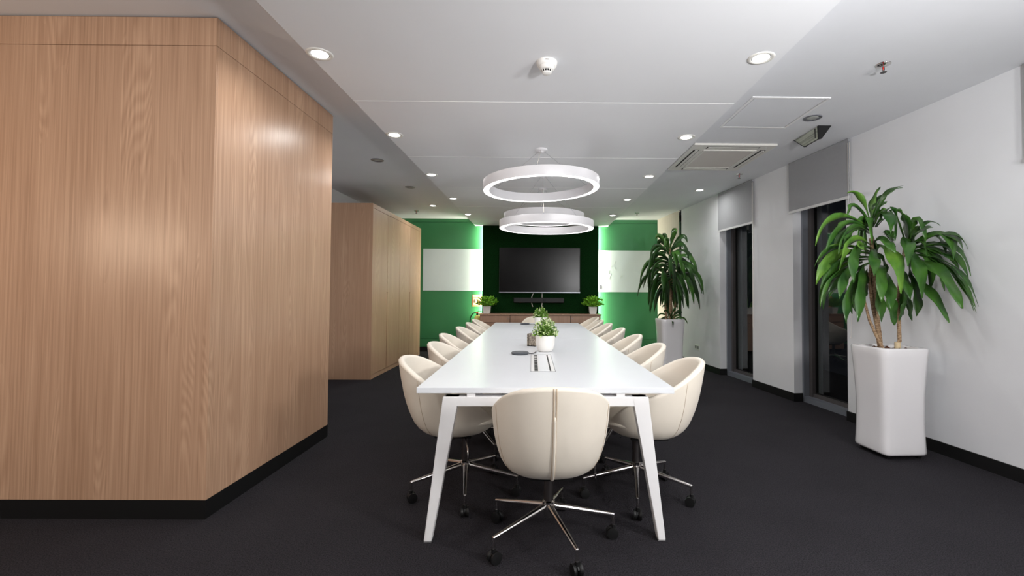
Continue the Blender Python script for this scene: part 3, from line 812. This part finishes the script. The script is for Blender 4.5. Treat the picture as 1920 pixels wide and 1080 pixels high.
L1 = [  # ox,oz, vx,vz, tx,tz, width_cm, depth of tip, light?
 (508,300, 440,120, 357,92, 6.5, .02, 1), (508,280, 400,170, 347,232, 5.5, -.10, 0), (510,270, 522,150, 552,64, 5.5, .02, 1), (512,270, 590,110, 712,40, 6, .05, 1),
 (520,290, 560,205, 596,182, 5, -.05, 1), (505,300, 280,235, 155,406, 6.5, -.05, 1), (505,320, 335,275, 208,440, 6.5, -.14, 1), (500,330, 370,305, 283,458, 7, -.20, 0),
 (500,400, 370,378, 286,552, 8, -.22, 1), (530,290, 590,215, 604,332, 9, -.26, 0), (540,290, 625,235, 638,372, 8, -.16, 0), (500,300, 470,260, 462,430, 6, .1, 0),
 (505,440, 290,410, 178,516, 6, .08, 1), (505,450, 270,470, 156,635, 9.5, -.05, 1), (500,470, 290,520, 180,690, 7, -.02, 1), (500,480, 290,560, 186,762, 5, .05, 1), (505,500, 330,590, 225,672, 5, .10, 0),
 (510,420, 395,440, 372,622, 9.5, -.24, 0), (450,500, 340,570, 290,718, 8.5, -.16, 0), (440,540, 350,690, 332,862, 8, -.14, 0), (455,520, 425,640, 398,852, 9.5, -.20, 0), (450,560, 380,680, 365,800, 6, .06, 0),
 (520,420, 505,470, 497,584, 9, -.26, 0), (545,520, 545,560, 540,736, 10.5, -.26, 0), (540,400, 625,470, 658,684, 12, -.30, 1), (590,560, 600,640, 602,784, 9.5, -.24, 1), (540,600, 545,720, 552,852, 8.5, -.10, 0),
 (525,380, 565,370, 636,446, 9, -.25, 0), (610,650, 620,760, 636,872, 10, -.06, 0), (480,440, 420,400, 440,430, 7, -.2, 1),
 (725,400, 640,195, 628,262, 6, -.12, 0), (735,380, 700,215, 660,200, 5, .05, 0), (735,390, 720,300, 700,240, 7, -.03, 1), (740,400, 775,320, 826,284, 7.5, -.04, 1),
 (735,370, 840,265, 957,278, 5, -.02, 0), (740,370, 790,245, 836,372, 8, -.12, 0), (740,400, 935,330, 988,482, 9, -.18, 0), (745,410, 960,325, 1076,416, 5.5, -.22, 0), (745,430, 975,395, 1088,576, 6, -.24, 0),
 (760,450, 990,520, 1128,758, 5.5, -.28, 0), (760,430, 930,500, 1038,668, 7, -.10, 0), (790,480, 905,560, 1022,772, 13, -.30, 0), (760,560, 855,690, 942,856, 8.5, -.26, 0),
 (760,440, 862,460, 856,662, 9.5, -.14, 0), (750,440, 778,510, 792,712, 11, -.28, 1), (745,560, 775,680, 770,818, 9, -.12, 0), (715,400, 715,380, 706,522, 10.5, -.28, 0), (690,540, 700,600, 724,722, 8.5, -.22, 1),
 (690,560, 705,700, 696,812, 6.5, -.02, 0), (760,400, 960,440, 1036,534, 6, -.12, 0), (640,380, 600,330, 612,360, 6, -.16, 0), (650,420, 640,420, 652,500, 7, -.05, 0), (500,430, 560,480, 590,560, 8, -.1, 0),
 (735,420, 690,470, 668,560, 8, -.16, 0), (480,540, 470,600, 480,700, 6, .08, 0), (735,430, 735,520, 745,600, 8, .0, 0), (505,330, 540,420, 560,520, 7, .1, 0), (440,470, 390,480, 350,560, 7, .12, 0), (735,400, 820,380, 880,470, 7, .08, 0),
]
random.seed(11)
for ox, oz, vx, vz, tx, tz, wd, dy, lt in L1:
    if tx > 930: dy = dy*1.3 - .12
    o_ = Vector(q(ox, oz, .02 if ox < 620 else .0)); tp = Vector(q(tx, tz, dy)); vi = Vector(q(vx, vz, dy*.55))
    d = tp - o_
    # broad leaves face the viewer, side-going ones show a half-turned blade
    horiz = abs(d.x)/(abs(d.x)+abs(d.z)+.01)
    side = Vector((1, .15, 0))*(1-horiz) + Vector((.25, 1, .55))*horiz
    # keep clear of the window wall
    for v in (vi, tp):
        lim = W(PLY+v.y) - PLX - .07 - wd*.005
        if v.x > lim: v.x = lim
    am = random.uniform(.75, .95) if wd >= 8.5 else random.uniform(.35, .8)
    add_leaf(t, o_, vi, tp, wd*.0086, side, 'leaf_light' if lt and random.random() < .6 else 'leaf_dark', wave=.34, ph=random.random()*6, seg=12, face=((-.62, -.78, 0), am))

for i in range(56):
    ox, oz, vx, vz, tx, tz, wd, dy, lt = random.choice([l for l in L1 if l[6] < 8])
    j = lambda: random.uniform(-45, 45)
    dx_, dz_ = j(), j()
    o_ = Vector(q(ox, oz, .06)); tp = Vector(q(tx+dx_*1.2, tz+dz_, random.uniform(-.1, .16) if tx < 700 else random.uniform(-.4, -.1))); vi = Vector(q(vx+dx_*.5, vz+dz_*.5, tp.y*.5))
    for v in (vi, tp):
        lim = W(PLY+v.y) - PLX - .10
        if v.x > lim: v.x = lim
    if tp.y > .05: tp.y *= .7
    add_leaf(t, o_, vi, tp, random.uniform(.045, .07), (0, 1, .5), 'leaf_dark', wave=.38, ph=random.random()*6, seg=12, face=((-.62, -.78, 0), random.uniform(.35, .8)))

# far plant
def random_plant(t, crowns, seed, mt2=('leaf_far', 'leaf_far', 'leaf_dark')):
    random.seed(seed)
    for (cx_, cy_, cz_, n, L, wd, e0, e1, droop) in crowns:
        for i in range(n):
            a = 2*pi*(i*.381966 + random.uniform(-.03, .03)); el = radians(e0 + (e1-e0)*((i+.5)/n)); ll = L*random.uniform(.8, 1.1)
            dr = Vector((cos(a)*cos(el), sin(a)*cos(el), sin(el)))
            o_ = Vector((cx_, cy_, cz_ - .0006*i*10))
            vi = o_ + dr*ll*.52 + Vector((0, 0, .02)); tp = o_ + dr*ll*.80 + Vector((0, 0, -ll*droop*random.uniform(.7, 1.15)*cos(el)))
            side = Vector((-sin(a), cos(a), 0)) + Vector((random.uniform(-.4, .4), random.uniform(-.4, .4), .35))
            add_leaf(t, o_, vi, tp, wd*random.uniform(.8, 1.1), side, random.choice(mt2), wave=.15, ph=random.random()*6, seg=9, face=((-.27, -.96, 0), random.uniform(.45, .98)))
t = thing('dracaena', 'tall potted dracaena in the far corner by the beige blind, square pale pot', 'potted plant', (2.03, 7.25, 0), radians(5))
square_pot(t, .170, .187, .82, 'pot_gloss')
soil_disc(t, .135, .79, seed=8)
for sx in (-1, 1):
    for sy in (-1, 1):
        obj('caster', tube(B(), [(sx*.12-.012, sy*.12, .016), (sx*.12+.012, sy*.12, .016)], .0155, 14), 'black_plastic', t, smooth=True, auto=40)
stem(t, [(-.05, 0, .78), (-.07, 0, 1.0), (-.08, 0, 1.3), (-.06, 0, 1.55)], .017, .013)
stem(t, [(.04, .02, .78), (.03, .02, 1.05), (.03, .0, 1.4), (.0, 0, 1.92)], .020, .014)
stem(t, [(.06, -.03, .78), (.075, -.03, 1.0), (.11, -.03, 1.35), (.10, -.02, 1.5)], .015, .012)
stem(t, [(-.02, -.04, .78), (-.01, -.05, 1.1), (-.03, -.04, 1.45)], .014, .011)
random_plant(t, [(0, 0, 1.90, 16, .50, .080, 78, -5, .55), (.0, 0, 1.74, 18, .56, .088, 25, -18, .62), (-.07, 0, 1.55, 17, .52, .095, 28, -35, .75),
                 (.10, -.02, 1.52, 17, .52, .095, 28, -35, .75), (-.02, -.04, 1.38, 12, .38, .090, 10, -50, .8), (.01, -.03, .86, 16, .30, .036, 60, 5, .35)], 21)

# small plants
def cup_pot(t, r, H, mt):
    obj('pot', lathe(B(), [(0, 0), (r*.62, 0), (r*.72, H*.02), (r*.86, H*.22), (r*.95, H*.5), (r, H*.96), (r*.995, H), (r*.93, H), (r*.92, H*.97), (r*.9, H*.85), (0, H*.85)], 40), mt, t, smooth=True, auto=50)
    soilb = B(); lathe(soilb, [(0, H*.88), (r*.9, H*.87)], 20); tag(obj('soil', soilb, 'soil', t), kind='stuff')
def small_leaf(bm, p, d, L, wd):
    d = d.normalized(); s = d.orthogonal().normalized()
    s = (s*cos(random.random()*6.3) + d.cross(s)*sin(random.random()*6.3)).normalized(); n = d.cross(s)
    a = bm.verts.new(p); b = bm.verts.new(p + d*L*.5 + s*wd*.5 + n*wd*.12); c = bm.verts.new(p + d*L); e = bm.verts.new(p + d*L*.5 - s*wd*.5 + n*wd*.12); f = bm.verts.new(p + d*L*.5 - n*.1*wd)
    bm.faces.new((a, b, f)); bm.faces.new((b, c, f)); bm.faces.new((c, e, f)); bm.faces.new((e, a, f))
def bushy(t, R, z0, Hh, n, L, wd, mt, mt2, seed, tips=.4):
    random.seed(seed); g, w2, st = B(), B(), B()
    for i in range(n):
        a = 2*pi*i*.381966; u = ((i+.5)/n)
        el = pi/2*(1-u**.7)*.98
        top = Vector((cos(a)*cos(el)*R, sin(a)*cos(el)*R, z0 + .01 + sin(el)*Hh*random.uniform(.78, 1.05)))
        b0 = Vector((cos(a)*R*.15, sin(a)*R*.15, z0-.01)); tube(st, [b0, b0.lerp(top, .5) + Vector((0, 0, .008)), top], .0012, 4)
        for k in range(13):
            f = .35 + .65*k/12; p = b0.lerp(top, f); ax = (top-b0).normalized()
            dd = (Vector((random.gauss(0, 1), random.gauss(0, 1), random.gauss(0, .8))) + ax*.9)
            small_leaf(w2 if (k > 8 and random.random() < tips) else g, p, dd, L*random.uniform(.7, 1.2), wd)
    tag(obj('foliage', g, mt, t), kind='stuff')
    if len(w2.faces): tag(obj('pale_tips', w2, mt2, t), kind='stuff')
    else: w2.free()
    tag(obj('stalks', st, mt, t), kind='stuff')
t = thing('table_plant', 'small white-tipped green plant in a round white pot at mid table, nearest', 'potted plant', (.045, 3.72, TZ+.0008), 0, 'small plants along the table')
cup_pot(t, .080, .128, 'pot_matt'); bushy(t, .098, .118, .135, 64, .023, .015, 'leaf_mint', 'leaf_cream', 4, .6)
t = thing('table_plant', 'small green plant in white pot farther down the table, behind the first', 'potted plant', (.015, 6.40, TZ+.0008), 0, 'small plants along the table')
cup_pot(t, .088, .128, 'pot_matt'); bushy(t, .102, .118, .13, 60, .024, .015, 'leaf_mint', 'leaf_cream', 9, .3)
def tapered_pot(t, hb, ht, H):
    bm = B()
    def ring(h, z): return [bm.verts.new((sx*h, sy*h, z)) for sx, sy in ((-1, -1), (1, -1), (1, 1), (-1, 1))]
    rs = [ring(hb, 0), ring(ht, H), ring(ht-.008, H), ring(ht-.012, H-.02)]
    for a, b in zip(rs, rs[1:]):
        for i in range(4): bm.faces.new((a[i], a[(i+1) % 4], b[(i+1) % 4], b[i]))
    bm.faces.new(rs[0][::-1]); bm.faces.new(rs[-1])
    bmesh.ops.bevel(bm, geom=[e for e in bm.edges], offset=.003, segments=2, affect='EDGES')
    obj('pot', bm, 'pot_matt', t)
def ferny(t, seed, z0):
    random.seed(seed)
    g, st = B(), B()
    for i in range(46):
        a = 2*pi*i*.381966; u = (i+.5)/46; el = pi/2*(1-u**.75); L = random.uniform(.15, .21)
        d = Vector((cos(a)*cos(el), sin(a)*cos(el), sin(el)))
        b0 = Vector((cos(a)*.02, sin(a)*.02, z0)); top = b0 + d*L + Vector((0, 0, .035*cos(el)))
        mid = b0 + d*L*.55 + Vector((0, 0, .03)); tube(st, [b0, mid, top], .0015, 4)
        for k in range(10):
            f = .3 + .7*k/9; p = b0.lerp(mid, f*2) if f < .5 else mid.lerp(top, f*2-1)
            s = Vector((-sin(a), cos(a), 0))*(1 if k % 2 else -1)
            small_leaf(g, p, s + d*.6 + Vector((0, 0, random.uniform(-.4, .5))), random.uniform(.045, .065), .036)
    tag(obj('foliage', g, 'leaf_fern', t), kind='stuff'); tag(obj('stalks', st, 'leaf_fern', t), kind='stuff')
t = thing('sideboard_plant', 'bright green plant in white square pot on sideboard, wardrobe side end', 'potted plant', (-1.045, 9.17, .80), 0, 'plants on the sideboard')
tapered_pot(t, .062, .078, .142); ferny(t, 3, .135)
t = thing('sideboard_plant', 'bright green plant in white square pot on sideboard, window side end', 'potted plant', (1.045, 9.17, .80), 0, 'plants on the sideboard')
tapered_pot(t, .062, .078, .142); ferny(t, 17, .135)

# things on the table
def puck(x, y, rz, label, cable):
    t = thing('conference_microphone', label, 'microphone', (x, y, TZ+.0008), rz, 'grey table microphones')
    obj('body', lathe(B(), [(0, 0), (.056, 0), (.063, .006), (.064, .013), (.058, .019), (.030, .021), (0, .021)], 40), 'grey_plastic', t, smooth=True, auto=50).scale = (1.05, .95, 1)
    obj('cable', tube(B(), cable, .0032, 8), 'black_plastic', t, smooth=True)
puck(-.148, 3.53, 0, 'dark grey round table microphone with cable beside the near table plant', [(.055, 0, .008), (.085, .0, .005), (.105, .03, .005), (.112, .06, .006), (.118, .10, .004), (.118, .15, .004)])
puck(-.215, 6.76, 0, 'small dark grey table microphone at the far end of the table', [(.055, 0, .008), (.085, .0, .004), (.12, .01, .004), (.16, .0, .004)])
t = thing('card_stand', 'small brown patterned card holder leaning behind the near table plant', 'card holder', (-.055, 4.10, TZ), radians(-22))
obj('card', bx(-.040, -.034, -.05, .05, 0, .108, bev=.001), 'pattern_card', t)
obj('card', bx(-.026, .040, -.045, -.038, 0, .104, bev=.001), 'pattern_card', t)
obj('card', bx(-.026, .040, -.020, -.013, 0, .100, bev=.001), 'pattern_card', t)
obj('base', bx(-.040, .042, -.05, .05, 0, .006, bev=.001), 'black_plastic', t)

for o in S.objects:
    if o.type == 'MESH' and o.parent is None and 'label' not in o.keys() and 'kind' not in o.keys(): o['kind'] = 'structure'
